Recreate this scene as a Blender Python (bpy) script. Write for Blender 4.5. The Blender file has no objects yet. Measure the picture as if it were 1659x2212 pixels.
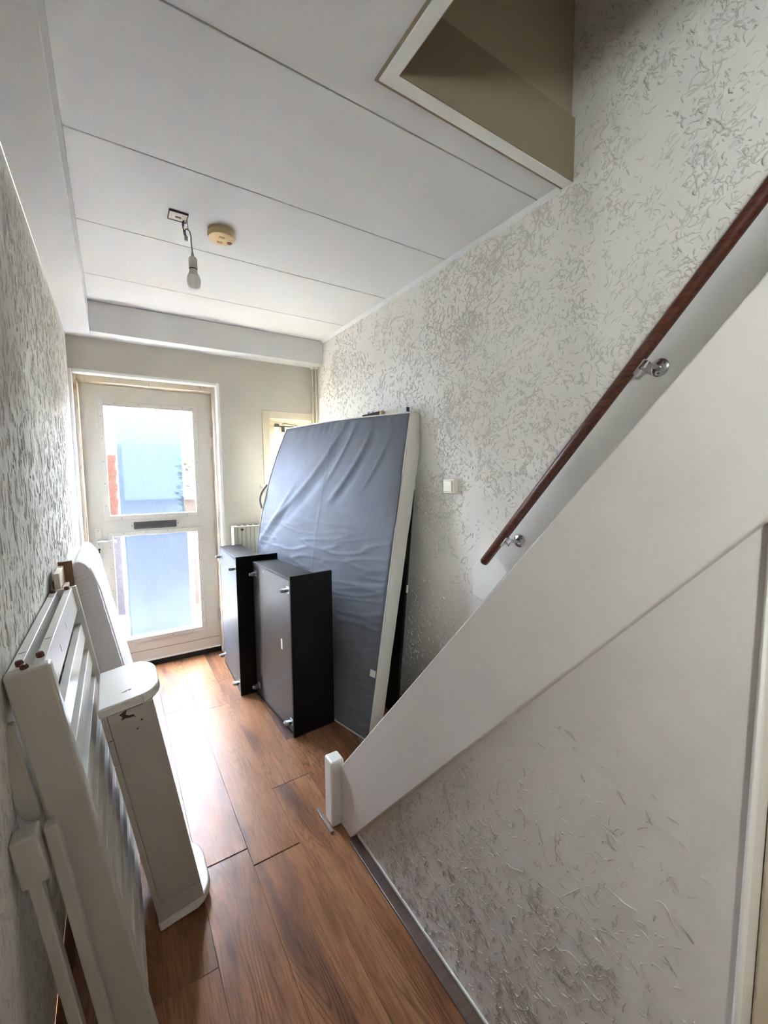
import bpy, math, random
import numpy as np
from mathutils import Matrix, Vector
random.seed(7); rng = np.random.default_rng(11)
SC = bpy.context.scene
COL = SC.collection

# ------------------------------------------------------------------ camera
cam_d = bpy.data.cameras.new('camera'); cam = bpy.data.objects.new('camera', cam_d); COL.objects.link(cam)
cam_d.sensor_fit = 'HORIZONTAL'; cam_d.sensor_width = 36.0
cam_d.lens = 907.79 * 36.0 / 1659.0
cam_d.clip_start = 0.02; cam_d.clip_end = 200
_R = Matrix.Rotation(math.radians(-32.6807), 3, 'Z') @ Matrix.Rotation(math.radians(84.8206), 3, 'X') @ Matrix.Rotation(math.radians(-0.4273), 3, 'Z')
cam.matrix_world = Matrix.Translation((0, 0, 1.5)) @ _R.to_4x4()
SC.camera = cam

# ------------------------------------------------------------------ world, portals, exposure
SKY = 160.0
W = bpy.data.worlds.new('overcast_sky'); SC.world = W; W.use_nodes = True
nt = W.node_tree; nt.nodes.clear()
_o = nt.nodes.new('ShaderNodeOutputWorld'); _b = nt.nodes.new('ShaderNodeBackground')
_tc = nt.nodes.new('ShaderNodeTexCoord'); _sx = nt.nodes.new('ShaderNodeSeparateXYZ'); _cr = nt.nodes.new('ShaderNodeValToRGB')
_cr.color_ramp.elements[0].position = 0.0; _cr.color_ramp.elements[0].color = (0.97, 0.96, 0.98, 1)
_cr.color_ramp.elements[1].position = 0.9; _cr.color_ramp.elements[1].color = (1.45, 1.38, 1.32, 1)   # overcast: brighter towards the zenith
nt.links.new(_tc.outputs['Generated'], _sx.inputs[0]); nt.links.new(_sx.outputs['Z'], _cr.inputs[0])
nt.links.new(_cr.outputs[0], _b.inputs[0]); _b.inputs[1].default_value = SKY
nt.links.new(_b.outputs[0], _o.inputs[0])

def portal(name, loc, rot, sx, sy):
    l = bpy.data.lights.new(name, 'AREA'); l.shape = 'RECTANGLE'; l.size = sx; l.size_y = sy
    l.cycles.is_portal = True
    o = bpy.data.objects.new(name, l); COL.objects.link(o); o.location = loc; o.rotation_euler = rot
    return o
portal('sky_portal', (0.265, 3.80, 1.15), (-math.pi/2, 0, 0), 0.75, 2.0)       # front door panes
portal('sky_portal', (1.33, 3.80, 1.65), (-math.pi/2, 0, 0), 0.30, 0.60)       # small window
LW = (-1.14, -.74, 2.06, 2.38)      # added fill-light window in the left wall, behind the camera: y0, y1, z0, z1
portal('sky_portal', (-.36, (LW[0]+LW[1])/2, (LW[2]+LW[3])/2), (0, -math.pi/2, 0), LW[3]-LW[2], LW[1]-LW[0])

bounce_sun = bpy.data.objects.new('hazy_sun', bpy.data.lights.new('hazy_sun', 'SUN')); COL.objects.link(bounce_sun)   # added sun: grazes the street front, bounces off the doorstep into the hall
bounce_sun.data.energy = 2700.0; bounce_sun.data.angle = math.radians(6); bounce_sun.data.color = (1.0, .97, .92)
bounce_sun.rotation_euler = Vector((-.62, .07, -.78)).to_track_quat('-Z', 'Y').to_euler()

SC.view_settings.view_transform = 'Standard'; SC.view_settings.look = 'None'
SC.view_settings.gamma = 1.0; SC.view_settings.use_curve_mapping = False
SC.view_settings.exposure = 1.0
SC.cycles.use_denoising = True; SC.cycles.use_adaptive_sampling = True; SC.cycles.adaptive_threshold = .012; SC.cycles.adaptive_min_samples = 32
SC.cycles.max_bounces = 10; SC.cycles.diffuse_bounces = 6; SC.cycles.glossy_bounces = 4
SC.cycles.transmission_bounces = 8; SC.cycles.transparent_max_bounces = 12
SC.cycles.sample_clamp_indirect = 60.0
SC.cycles.caustics_reflective = False; SC.cycles.caustics_refractive = False

# ------------------------------------------------------------------ materials
def s2l(c):
    return tuple(((v/255.0)/12.92 if v/255.0 <= 0.04045 else ((v/255.0+0.055)/1.055)**2.4) for v in c) + (1.0,)
def mat(name, rgb, rough=0.6, metal=0.0, spec=0.5):
    m = bpy.data.materials.new(name); m.use_nodes = True
    b = m.node_tree.nodes['Principled BSDF']
    b.inputs['Base Color'].default_value = s2l(rgb); b.inputs['Roughness'].default_value = rough
    b.inputs['Metallic'].default_value = metal; b.inputs['Specular IOR Level'].default_value = spec
    return m
def N(m, t, **kw):
    n = m.node_tree.nodes.new(t)
    for k, v in kw.items():
        setattr(n, k, v)
    return n
def L(m, a, b): m.node_tree.links.new(a, b)
def bsdf(m): return m.node_tree.nodes['Principled BSDF']
def bump_noise(m, scale, strength, dist=0.002, detail=3, sc=(1, 1, 1), coord='Object'):
    tc = N(m, 'ShaderNodeTexCoord'); mp = N(m, 'ShaderNodeMapping'); mp.inputs['Scale'].default_value = sc
    no = N(m, 'ShaderNodeTexNoise'); no.inputs['Scale'].default_value = scale; no.inputs['Detail'].default_value = detail
    bu = N(m, 'ShaderNodeBump'); bu.inputs['Strength'].default_value = strength; bu.inputs['Distance'].default_value = dist
    L(m, tc.outputs[coord], mp.inputs[0]); L(m, mp.outputs[0], no.inputs['Vector']); L(m, no.outputs[0], bu.inputs['Height'])
    L(m, bu.outputs[0], bsdf(m).inputs['Normal'])
    return no, bu
def mottle(m, rgb2, scale=3.0, lo=0.45, hi=0.7, sc=(1, 1, 1), detail=5):
    """wear or dirt with its own shape, mixed over the base colour"""
    b = bsdf(m); tc = N(m, 'ShaderNodeTexCoord'); mp = N(m, 'ShaderNodeMapping'); mp.inputs['Scale'].default_value = sc
    no = N(m, 'ShaderNodeTexNoise'); no.inputs['Scale'].default_value = scale; no.inputs['Detail'].default_value = detail
    r = N(m, 'ShaderNodeMapRange'); r.inputs['From Min'].default_value = lo; r.inputs['From Max'].default_value = hi
    mx = N(m, 'ShaderNodeMix', data_type='RGBA')
    L(m, tc.outputs['Object'], mp.inputs[0]); L(m, mp.outputs[0], no.inputs['Vector'])
    L(m, no.outputs[0], r.inputs['Value']); L(m, r.outputs[0], mx.inputs[0])
    mx.inputs[6].default_value = b.inputs['Base Color'].default_value; mx.inputs[7].default_value = s2l(rgb2)
    L(m, mx.outputs[2], b.inputs['Base Color'])
    return mx

M = {}
M['plaster'] = mat('plaster_paint', (229, 226, 220), 0.75, spec=0.25); mottle(M['plaster'], (221, 216, 207), 1.6, .45, .75); bump_noise(M['plaster'], 90, .35, .0015)
M['ridge'] = mat('shaded_ridge_paint', (205, 201, 194), 0.85, spec=.15)  # all ridge paints darker than the wall: relief shading put into the colour
M['ridge_stair'] = mat('shaded_ridge_paint_stair', (188, 183, 179), 0.7, spec=.2)
M['ridge_left'] = mat('shaded_ridge_paint_left', (199, 196, 189), 0.85, spec=.15)
M['plaster_end'] = mat('plaster_end_paint', (204, 200, 190), 0.7, spec=0.25); mottle(M['plaster_end'], (193, 187, 173), 1.8, .45, .8); bump_noise(M['plaster_end'], 45, .35, .003)
M['plaster_stair'] = mat('plaster_understair_paint', (212, 207, 204), 0.55, spec=0.35); mottle(M['plaster_stair'], (201, 195, 192), 2.2, .45, .75); bump_noise(M['plaster_stair'], 55, .3, .002)
def left_plaster():
    m = mat('plaster_left_paint', (214, 211, 203), 0.75, spec=.25)
    tc = N(m, 'ShaderNodeTexCoord'); out = []
    for i, (s, st) in enumerate((((1, 46, 9), .5), ((1, 90, 22), .5))):
        mp = N(m, 'ShaderNodeMapping'); mp.inputs['Scale'].default_value = s; mp.inputs['Location'].default_value = (i*3, i, 0)
        no = N(m, 'ShaderNodeTexNoise'); no.inputs['Scale'].default_value = 1.6; no.inputs['Detail'].default_value = 4; no.inputs['Distortion'].default_value = .6
        L(m, tc.outputs['Object'], mp.inputs[0]); L(m, mp.outputs[0], no.inputs['Vector']); out.append(no)
    add = N(m, 'ShaderNodeMath', operation='ADD'); L(m, out[0].outputs[0], add.inputs[0]); L(m, out[1].outputs[0], add.inputs[1])
    bu = N(m, 'ShaderNodeBump'); bu.inputs['Strength'].default_value = .8; bu.inputs['Distance'].default_value = .004
    L(m, add.outputs[0], bu.inputs['Height']); L(m, bu.outputs[0], bsdf(m).inputs['Normal'])
    return m
M['plaster_left'] = left_plaster()
M['ceiling'] = mat('ceiling_board_paint', (222, 221, 221), 0.65, spec=.3); bump_noise(M['ceiling'], 140, .12, .001)
M['ceiling_gap'] = mat('ceiling_backing', (150, 148, 146), 0.8)
M['upstairs'] = mat('shaded_landing_wall', (176, 166, 144), 0.8, spec=.2)  # stairwell dimness put into both landing colours
M['upstairs2'] = mat('shaded_landing_board', (152, 139, 117), 0.8, spec=.2)
M['smooth'] = mat('smooth_cream_paint', (222, 217, 210), 0.5, spec=.35); bump_noise(M['smooth'], 60, .12, .0015)
M['string'] = mat('stair_string_paint', (212, 207, 204), 0.5, spec=.4); bump_noise(M['string'], 40, .15, .002); mottle(M['string'], (206, 198, 190), 2.5, .5, .8)
M['smooth_white'] = mat('gloss_white_paint', (232, 231, 226), 0.4)
M['door'] = mat('door_cream_paint', (214, 210, 200), 0.42); mottle(M['door'], (206, 199, 184), 2.5, .5, .8)
M['door_frame'] = mat('door_frame_paint', (200, 186, 166), 0.55); mottle(M['door_frame'], (160, 134, 110), 4, .62, .70, (5, 5, 1.5))
M['window_wood'] = mat('window_cream_paint', (212, 202, 182), 0.5)
M['dark_gap'] = mat('black_rubber', (22, 20, 19), 0.8)
M['grey_plastic'] = mat('dark_grey_plastic', (82, 82, 84), 0.4)
M['chrome'] = mat('chrome', (205, 205, 205), 0.22, 1.0)
M['steel'] = mat('zinc_steel', (170, 175, 180), 0.35, 0.9)
M['hinge'] = mat('painted_hinge', (200, 192, 178), 0.5, .3)
M['screw'] = mat('screw_dark', (110, 96, 80), 0.5, .6)
M['rust'] = mat('rusted_bolt', (105, 68, 50), 0.6, .4); mottle(M['rust'], (70, 44, 34), 300, .45, .6)
M['white_lacquer'] = mat('white_lacquer', (219, 217, 209), 0.3, spec=.5)
M['white_lacquer_shaded'] = mat('shaded_white_lacquer', (186, 181, 171), 0.38, spec=.5)  # darker copy of the white lacquer: shade of camera-facing faces put into colour
M['dent'] = mat('scratch_dark', (70, 62, 54), .8)
M['black'] = mat('black_foil_board', (5, 5, 5), 0.5, spec=.22); bump_noise(M['black'], 220, .15, .0008)
M['black_bottom'] = mat('black_hardboard', (12, 11, 11), 0.46, spec=.75); bump_noise(M['black_bottom'], 160, .12, .0006)
M['black_brown'] = mat('black_brown_board', (30, 25, 23), 0.5)
M['raw_wood'] = mat('raw_pine', (196, 170, 134), 0.7)
mottle(M['raw_wood'], (172, 142, 104), 6, .4, .7, (10, 1, 10))
M['timber_pale'] = mat('pale_timber', (214, 199, 182), 0.65); mottle(M['timber_pale'], (190, 168, 148), 8, .45, .7, (8, 1, 8))
M['timber_brown'] = mat('brown_board', (118, 88, 66), 0.7); mottle(M['timber_brown'], (100, 72, 52), 10, .4, .7)
M['caster_wheel'] = mat('grey_rubber_wheel', (120, 120, 118), 0.6)
M['caster_core'] = mat('black_caster_core', (25, 25, 26), 0.45)
M['detector'] = mat('yellowed_plastic', (214, 186, 138), 0.45); mottle(M['detector'], (205, 170, 118), 9, .4, .7)
M['detector_side'] = mat('yellowed_plastic_side', (196, 180, 140), 0.5)
M['detector_vent'] = mat('detector_slots', (140, 110, 76), 0.7)
M['socket'] = mat('lamp_socket_plastic', (196, 194, 184), 0.45)
M['bulb'] = mat('opal_bulb', (240, 240, 238), 0.18)
M['bulb_neck'] = mat('bulb_neck', (205, 203, 194), 0.4)
M['cable'] = mat('grey_cable', (140, 138, 136), 0.5)
M['cable_dark'] = mat('dark_wire', (52, 54, 66), 0.5)
M['switch'] = mat('switch_plastic', (222, 214, 194), 0.4)
M['radiator'] = mat('radiator_enamel', (226, 221, 206), 0.4)
M['sticker'] = mat('white_sticker', (232, 232, 230), 0.6)
M['skirting'] = mat('dark_brown_profile', (92, 76, 68), 0.45); mottle(M['skirting'], (74, 60, 54), 20, .4, .7, (1, 3, 1))
M['metal_profile'] = mat('grey_brown_profile', (120, 104, 98), 0.35, .3)
def rail_wood():
    m = mat('dark_red_wood', (84, 44, 32), 0.33, spec=.5)
    tc = N(m, 'ShaderNodeTexCoord'); mp = N(m, 'ShaderNodeMapping'); mp.inputs['Scale'].default_value = (60, 4, 60)
    mp.inputs['Rotation'].default_value = (math.radians(49), 0, 0)
    no = N(m, 'ShaderNodeTexNoise'); no.inputs['Scale'].default_value = 2; no.inputs['Detail'].default_value = 5
    r = N(m, 'ShaderNodeValToRGB'); r.color_ramp.elements[0].position = .35; r.color_ramp.elements[0].color = s2l((66, 33, 25)); r.color_ramp.elements[1].position = .68; r.color_ramp.elements[1].color = s2l((106, 60, 44))
    L(m, tc.outputs['Object'], mp.inputs[0]); L(m, mp.outputs[0], no.inputs['Vector']); L(m, no.outputs[0], r.inputs[0]); L(m, r.outputs[0], bsdf(m).inputs['Base Color'])
    return m
M['rail'] = rail_wood()
def fabric(name, rgb, weave=900, st=.3, rough=.85):
    m = mat(name, rgb, rough, spec=.2)
    bsdf(m).inputs['Sheen Weight'].default_value = .15
    bump_noise(m, weave, st, .0006, 2); return m
M['mattress_grey'] = fabric('grey_nonwoven', (101, 105, 113), 700, .2, .62)
mottle(M['mattress_grey'], (95, 98, 106), 5, .4, .7)
M['mattress_white'] = fabric('mattress_border', (214, 212, 204))
M['handle_fabric'] = fabric('grey_handle', (104, 106, 112))
M['cover'] = fabric('white_cotton', (226, 224, 228), 500, .2)

def wood_floor():
    m = mat('laminate_oak', (170, 112, 70), 0.36, spec=.14)
    b = bsdf(m)
    tc = N(m, 'ShaderNodeTexCoord'); oi = N(m, 'ShaderNodeObjectInfo')
    off = N(m, 'ShaderNodeVectorMath', operation='SCALE'); cmb = N(m, 'ShaderNodeCombineXYZ')
    for i in range(3): L(m, oi.outputs['Random'], cmb.inputs[i])
    L(m, cmb.outputs[0], off.inputs[0]); off.inputs['Scale'].default_value = 23.0
    ad = N(m, 'ShaderNodeVectorMath', operation='ADD'); L(m, tc.outputs['Object'], ad.inputs[0]); L(m, off.outputs[0], ad.inputs[1])
    def noise(scale, sc, detail=4, dist=0.0):
        mp = N(m, 'ShaderNodeMapping'); mp.inputs['Scale'].default_value = sc
        no = N(m, 'ShaderNodeTexNoise'); no.inputs['Scale'].default_value = scale; no.inputs['Detail'].default_value = detail; no.inputs['Distortion'].default_value = dist
        L(m, ad.outputs[0], mp.inputs[0]); L(m, mp.outputs[0], no.inputs['Vector']); return no
    big = noise(1.0, (9, 1.3, 1), 3, .5)            # broad tone bands along the board
    fine = noise(1.0, (230, 13, 1), 6, .5)           # thin grain
    # cathedral figure: contour lines of a stretched noise
    fig = noise(1.0, (7, .9, 1), 2, .25)
    mul = N(m, 'ShaderNodeMath', operation='MULTIPLY'); mul.inputs[1].default_value = 26.0; L(m, fig.outputs[0], mul.inputs[0])
    fr = N(m, 'ShaderNodeMath', operation='PINGPONG'); fr.inputs[1].default_value = .5; L(m, mul.outputs[0], fr.inputs[0])
    ramp = N(m, 'ShaderNodeValToRGB'); e = ramp.color_ramp.elements
    e[0].position = .30; e[0].color = s2l((110, 76, 58)); e[1].position = .66; e[1].color = s2l((184, 134, 96))
    e.new(.47).color = s2l((160, 111, 78))
    L(m, big.outputs[0], ramp.inputs[0])
    m1 = N(m, 'ShaderNodeMix', data_type='RGBA'); m1.blend_type = 'MULTIPLY'
    rf = N(m, 'ShaderNodeMapRange'); rf.inputs['From Min'].default_value = .05; rf.inputs['From Max'].default_value = .25; rf.inputs['To Min'].default_value = .60; rf.inputs['To Max'].default_value = 1.0
    L(m, fr.outputs[0], rf.inputs['Value']); L(m, ramp.outputs[0], m1.inputs[6])
    c2 = N(m, 'ShaderNodeCombineColor')
    for i in range(3): L(m, rf.outputs[0], c2.inputs[i])
    patch = noise(1.0, (5, 1.6, 1), 2, 0); pr = N(m, 'ShaderNodeMapRange'); pr.inputs['From Min'].default_value = .45; pr.inputs['From Max'].default_value = .62
    L(m, patch.outputs[0], pr.inputs['Value']); L(m, pr.outputs[0], m1.inputs[0]); L(m, c2.outputs[0], m1.inputs[7])
    m2 = N(m, 'ShaderNodeMix', data_type='RGBA'); m2.blend_type = 'MULTIPLY'; m2.inputs[0].default_value = .8
    rg = N(m, 'ShaderNodeMapRange'); rg.inputs['From Min'].default_value = .34; rg.inputs['From Max'].default_value = .58; rg.inputs['To Min'].default_value = .66; rg.inputs['To Max'].default_value = 1.06
    L(m, fine.outputs[0], rg.inputs['Value']); c3 = N(m, 'ShaderNodeCombineColor')
    for i in range(3): L(m, rg.outputs[0], c3.inputs[i])
    L(m, m1.outputs[2], m2.inputs[6]); L(m, c3.outputs[0], m2.inputs[7])
    hs = N(m, 'ShaderNodeHueSaturation'); hs.inputs['Saturation'].default_value = 1.0
    rv = N(m, 'ShaderNodeMapRange'); rv.inputs['To Min'].default_value = .60; rv.inputs['To Max'].default_value = .76
    L(m, oi.outputs['Random'], rv.inputs['Value']); L(m, rv.outputs[0], hs.inputs['Value']); L(m, m2.outputs[2], hs.inputs['Color'])
    L(m, hs.outputs[0], b.inputs['Base Color'])
    bu = N(m, 'ShaderNodeBump'); bu.inputs['Strength'].default_value = .25; bu.inputs['Distance'].default_value = .0006
    L(m, fine.outputs[0], bu.inputs['Height']); L(m, bu.outputs[0], b.inputs['Normal'])
    rr = N(m, 'ShaderNodeMapRange'); rr.inputs['To Min'].default_value = .30; rr.inputs['To Max'].default_value = .46
    L(m, fine.outputs[0], rr.inputs['Value']); L(m, rr.outputs[0], b.inputs['Roughness'])
    return m
M['floor'] = wood_floor()
M['subfloor'] = mat('dark_underlay', (40, 24, 18), .9)

def pane_mat(name, tint, transp, diffuse, bump_scale, bump_st):
    """rolled glass: clear share, rippled refracting share, light-scattering share"""
    m = bpy.data.materials.new(name); m.use_nodes = True; nt = m.node_tree; nt.nodes.clear()
    out = nt.nodes.new('ShaderNodeOutputMaterial')
    tc = nt.nodes.new('ShaderNodeTexCoord'); vo = nt.nodes.new('ShaderNodeTexVoronoi'); vo.feature = 'SMOOTH_F1'; vo.inputs['Scale'].default_value = bump_scale
    no = nt.nodes.new('ShaderNodeTexNoise'); no.inputs['Scale'].default_value = bump_scale*.8
    av = nt.nodes.new('ShaderNodeVectorMath'); av.operation = 'MULTIPLY_ADD'; av.inputs[1].default_value = (.02, .02, .02)
    nt.links.new(tc.outputs['Object'], no.inputs['Vector']); nt.links.new(no.outputs['Color'], av.inputs[0]); nt.links.new(tc.outputs['Object'], av.inputs[2]); nt.links.new(av.outputs[0], vo.inputs['Vector'])
    bu = nt.nodes.new('ShaderNodeBump'); bu.inputs['Strength'].default_value = bump_st; bu.inputs['Distance'].default_value = .0013
    nt.links.new(vo.outputs['Distance'], bu.inputs['Height'])
    tr = nt.nodes.new('ShaderNodeBsdfTransparent'); tr.inputs[0].default_value = s2l(tint)
    rf = nt.nodes.new('ShaderNodeBsdfRefraction'); rf.inputs['Color'].default_value = s2l(tint); rf.inputs['IOR'].default_value = 1.07; rf.inputs['Roughness'].default_value = .0
    tl = nt.nodes.new('ShaderNodeBsdfTranslucent'); tl.inputs[0].default_value = s2l(tint)
    gl = nt.nodes.new('ShaderNodeBsdfGlossy'); gl.inputs['Roughness'].default_value = .12
    for n in (rf, tl, gl): nt.links.new(bu.outputs[0], n.inputs['Normal'])
    def mix(a, b, f):
        x = nt.nodes.new('ShaderNodeMixShader'); nt.links.new(a, x.inputs[1]); nt.links.new(b, x.inputs[2])
        if isinstance(f, float): x.inputs[0].default_value = f
        else: nt.links.new(f, x.inputs[0])
        return x.outputs[0]
    a = mix(rf.outputs[0], tr.outputs[0], transp); a = mix(a, tl.outputs[0], diffuse); a = mix(a, gl.outputs[0], .05)
    nt.links.new(a, out.inputs[0]); return m
M['glass'] = pane_mat('hammered_glass', (242, 243, 243), .62, .001, 95.0, .7)
M['film'] = pane_mat('frosted_film_glass', (190, 206, 226), .82, .0035, 150.0, .35)
M['clear'] = pane_mat('clear_glass', (240, 245, 245), .9, .02, 5.0, .0)
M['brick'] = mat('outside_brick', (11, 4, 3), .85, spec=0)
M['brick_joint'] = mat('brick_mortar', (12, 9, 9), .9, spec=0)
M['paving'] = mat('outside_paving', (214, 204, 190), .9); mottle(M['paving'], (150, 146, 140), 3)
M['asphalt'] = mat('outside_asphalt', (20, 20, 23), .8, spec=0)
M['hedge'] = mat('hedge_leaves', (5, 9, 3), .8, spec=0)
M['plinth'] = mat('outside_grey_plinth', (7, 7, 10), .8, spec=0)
M['navy'] = mat('screen_wall_paint', (21, 20, 22), .9, spec=0); M['pillar'] = mat('outside_render', (14, 12, 12), .8, spec=0)
M['facade'] = mat('darkened_facade', (27, 26, 25), .8, spec=0)  # render darkened: dimming of the daylit street put into the colour
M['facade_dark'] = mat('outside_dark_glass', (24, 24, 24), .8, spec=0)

# ------------------------------------------------------------------ mesh builder
class MB:
    def __init__(s): s.v = []; s.f = []
    def add(s, vs, fs, T=None):
        k = len(s.v)
        for p in vs:
            p = Vector(p)
            if T is not None: p = T @ p
            s.v.append(tuple(p))
        for f in fs: s.f.append(tuple(i+k for i in f))
        return s
    def box(s, x0, x1, y0, y1, z0, z1, T=None):
        vs = [(x0, y0, z0), (x1, y0, z0), (x1, y1, z0), (x0, y1, z0), (x0, y0, z1), (x1, y0, z1), (x1, y1, z1), (x0, y1, z1)]
        return s.add(vs, [(0, 3, 2, 1), (4, 5, 6, 7), (0, 1, 5, 4), (1, 2, 6, 5), (2, 3, 7, 6), (3, 0, 4, 7)], T)
    def prism(s, poly, a, b, axis='x', T=None):
        """poly in the two other axes (y,z for x; x,z for y; x,y for z)"""
        def P(u, v, w):
            return (w, u, v) if axis == 'x' else ((u, w, v) if axis == 'y' else (u, v, w))
        n = len(poly); vs = [P(u, v, a) for u, v in poly] + [P(u, v, b) for u, v in poly]
        fs = [tuple(range(n)), tuple(reversed(range(n, 2*n)))] + [(i, i+n, (i+1) % n+n, (i+1) % n) for i in range(n)]
        return s.add(vs, fs, T)
    def tube(s, pts, r, n=10, cap=True, T=None):
        pts = [Vector(p) for p in pts]; rs = r if isinstance(r, (list, tuple)) else [r]*len(pts); k = len(s.v); up = None; vs = []
        for i, p in enumerate(pts):
            d = (pts[min(i+1, len(pts)-1)] - pts[max(i-1, 0)]).normalized()
            if up is None: up = Vector((0, 0, 1)) if abs(d.z) < .9 else Vector((1, 0, 0))
            a = d.cross(up).normalized(); b = a.cross(d).normalized(); up = b
            for j in range(n):
                t = 2*math.pi*j/n; vs.append(p + a*math.cos(t)*rs[i] + b*math.sin(t)*rs[i])
        fs = [(i*n+j, i*n+(j+1) % n, (i+1)*n+(j+1) % n, (i+1)*n+j) for i in range(len(pts)-1) for j in range(n)]
        if cap: fs += [tuple(reversed(range(n))), tuple(range((len(pts)-1)*n, len(pts)*n))]
        return s.add(vs, fs, T)
    def lathe(s, prof, c, axis='z', n=24, T=None):
        """prof: (radius, height) pairs"""
        vs = []
        for r, h in prof:
            for j in range(n):
                t = 2*math.pi*j/n; a, b = r*math.cos(t), r*math.sin(t)
                v = (a, b, h) if axis == 'z' else ((h, a, b) if axis == 'x' else (a, h, b))
                vs.append((c[0]+v[0], c[1]+v[1], c[2]+v[2]))
        m = len(prof)
        fs = [(i*n+j, i*n+(j+1) % n, (i+1)*n+(j+1) % n, (i+1)*n+j) for i in range(m-1) for j in range(n)]
        fs += [tuple(reversed(range(n))), tuple(range((m-1)*n, m*n))]
        return s.add(vs, fs, T)

def build(name, mb, material, parent=None, bevel=0.0, smooth=False, label=None, segs=2):
    me = bpy.data.meshes.new(name); me.from_pydata(mb.v, [], mb.f); me.update()
    import bmesh
    bm = bmesh.new(); bm.from_mesh(me); bmesh.ops.recalc_face_normals(bm, faces=bm.faces); bm.to_mesh(me); bm.free()
    me.materials.append(material)
    o = bpy.data.objects.new(name, me); COL.objects.link(o)
    if parent is not None: o.parent = parent
    if bevel:
        md = o.modifiers.new('bevel', 'BEVEL'); md.width = bevel; md.segments = segs; md.limit_method = 'ANGLE'; md.angle_limit = math.radians(40)
        md.harden_normals = False
    if smooth or bevel:
        for p in me.polygons: p.use_smooth = True
        if smooth != 'full':
            try: me.set_sharp_from_angle(angle=math.radians(38))
            except Exception: pass
    if label: o['label'] = label
    return o
def B(*a, T=None): return MB().box(*a, T=T)
def root(name, label, cat, mx=None, loc=None, group=None):
    o = bpy.data.objects.new(name, None); COL.objects.link(o); o.empty_display_size = .1
    o.matrix_world = mx if mx is not None else Matrix.Translation(loc or (0, 0, 0))
    o['label'] = label; o['category'] = cat
    if group: o['group'] = group
    return o
def tag(o, label, cat, group=None):
    o['label'] = label; o['category'] = cat
    if group: o['group'] = group
    return o
def struct(o, label=None):
    o['kind'] = 'structure'
    if label: o['label'] = label
    return o
class At:
    """build parts given in world coordinates under a root that stands elsewhere"""
    def __init__(s, r): s.r = r; s.inv = r.matrix_world.inverted()
    def part(s, name, mb, material, parent=None, **kw):
        mb.v = [tuple(s.inv @ Vector(p)) for p in mb.v]
        return build(name, mb, material, parent or s.r, **kw)

# ------------------------------------------------------------------ dimensions (metres)
XL, XR, YE, YB, ZC = -0.218, 1.575, 3.57, -1.75, 2.635
XS, XP = 0.775, 0.742               # under-stair wall face, stair string face
YJ = 0.20                           # end of the under-stair wall
SL = 1.152                          # slope of the stair

# ------------------------------------------------------------------ floor: laminate boards, each one its own piece
fl = struct(build('floor', B(XL-.1, XR+.1, YB-.1, 3.80, -.06, -.0085), M['subfloor']), 'orange-brown oak laminate floor of long boards')
edges = [XL, -.184, .005, .190, .374, .561, .747, .933, 1.119, 1.305, 1.49, XR]
joints = {0: 1.9, 1: .62, 2: 1.252, 3: 1.621, 4: 1.531, 5: 1.885, 6: .95, 7: 2.3, 8: 1.4, 9: 2.0, 10: .8}
LEN = 1.258
for c in range(len(edges)-1):
    ys = [YB]; j = joints[c]
    while j-LEN > YB: j -= LEN
    while j < 3.72: ys.append(j); j += LEN
    ys.append(3.72)
    for a, b in zip(ys[:-1], ys[1:]):
        if b-a < .02: continue
        wide = .0026 if (c == 3 and abs(a-1.621) < .01) or (c == 4 and abs(a-1.531) < .01) else .0005
        gap_end = .0026 if (c == 3 and abs(b-1.621) < .01) or (c == 4 and abs(b-1.531) < .01) else .0005
        h = 0.0008*random.random() if c not in (3, 4) else .0003
        build('floor_board', B(edges[c]+.0003, edges[c+1]-.0003, a+wide, b-gap_end, -.0085, -h), M['floor'], fl, bevel=.0006, segs=1)

# ------------------------------------------------------------------ walls
def boxes(lst):
    m = MB()
    for b in lst: m.box(*b)
    return m
wl = struct(build('wall_left', boxes([(XL-.12, XL, LW[1], 3.80, 0, ZC+.1), (XL-.12, XL, YB, LW[0], 0, ZC+.1), (XL-.12, XL, LW[0], LW[1], 0, LW[2]), (XL-.12, XL, LW[0], LW[1], LW[3], ZC+.1)]), M['plaster_left']), 'left wall with vertically combed off-white plaster')
wr = struct(build('wall_right', B(XR, XR+.12, YB, YE+.2, 0, 5.2), M['plaster']), 'right wall with curly ridged off-white plaster')
DX0, DX1, DZ = -.203, .728, 2.205      # door opening
WX0, WX1, WZ0, WZ1 = 1.135, 1.52, 1.42, 1.98   # window opening
we = struct(build('wall_front', boxes([
    (XL-.12, DX0, YE, 3.80, 0, ZC+.1), (DX0, DX1, YE, 3.80, DZ, ZC+.1),
    (DX1, WX0, YE, 3.80, 0, ZC+.1), (WX0, WX1, YE, 3.80, 0, WZ0), (WX0, WX1, YE, 3.80, WZ1, ZC+.1), (WX1, XR+.12, YE, 3.80, 0, ZC+.1)]),
    M['plaster_end']), 'end wall around the front door, lightly textured cream plaster')
# back of the hall; unseen side window added to the left wall for fill light
wb = struct(build('wall_back', B(XL-.12, XR+.12, YB-.12, YB, 0, ZC+.1), M['timber_brown']))
w2 = struct(build('fill_window', boxes([(XL-.09, XL-.03, LW[0], LW[0]+.04, LW[2], LW[3]), (XL-.09, XL-.03, LW[1]-.04, LW[1], LW[2], LW[3]), (XL-.09, XL-.03, LW[0]+.04, LW[1]-.04, LW[2], LW[2]+.04), (XL-.09, XL-.03, LW[0]+.04, LW[1]-.04, LW[3]-.04, LW[3])]), M['smooth_white'], bevel=.003))
build('pane', B(XL-.062, XL-.058, LW[0]+.035, LW[1]-.035, LW[2]+.035, LW[3]-.035), M['clear'], w2)
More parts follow.
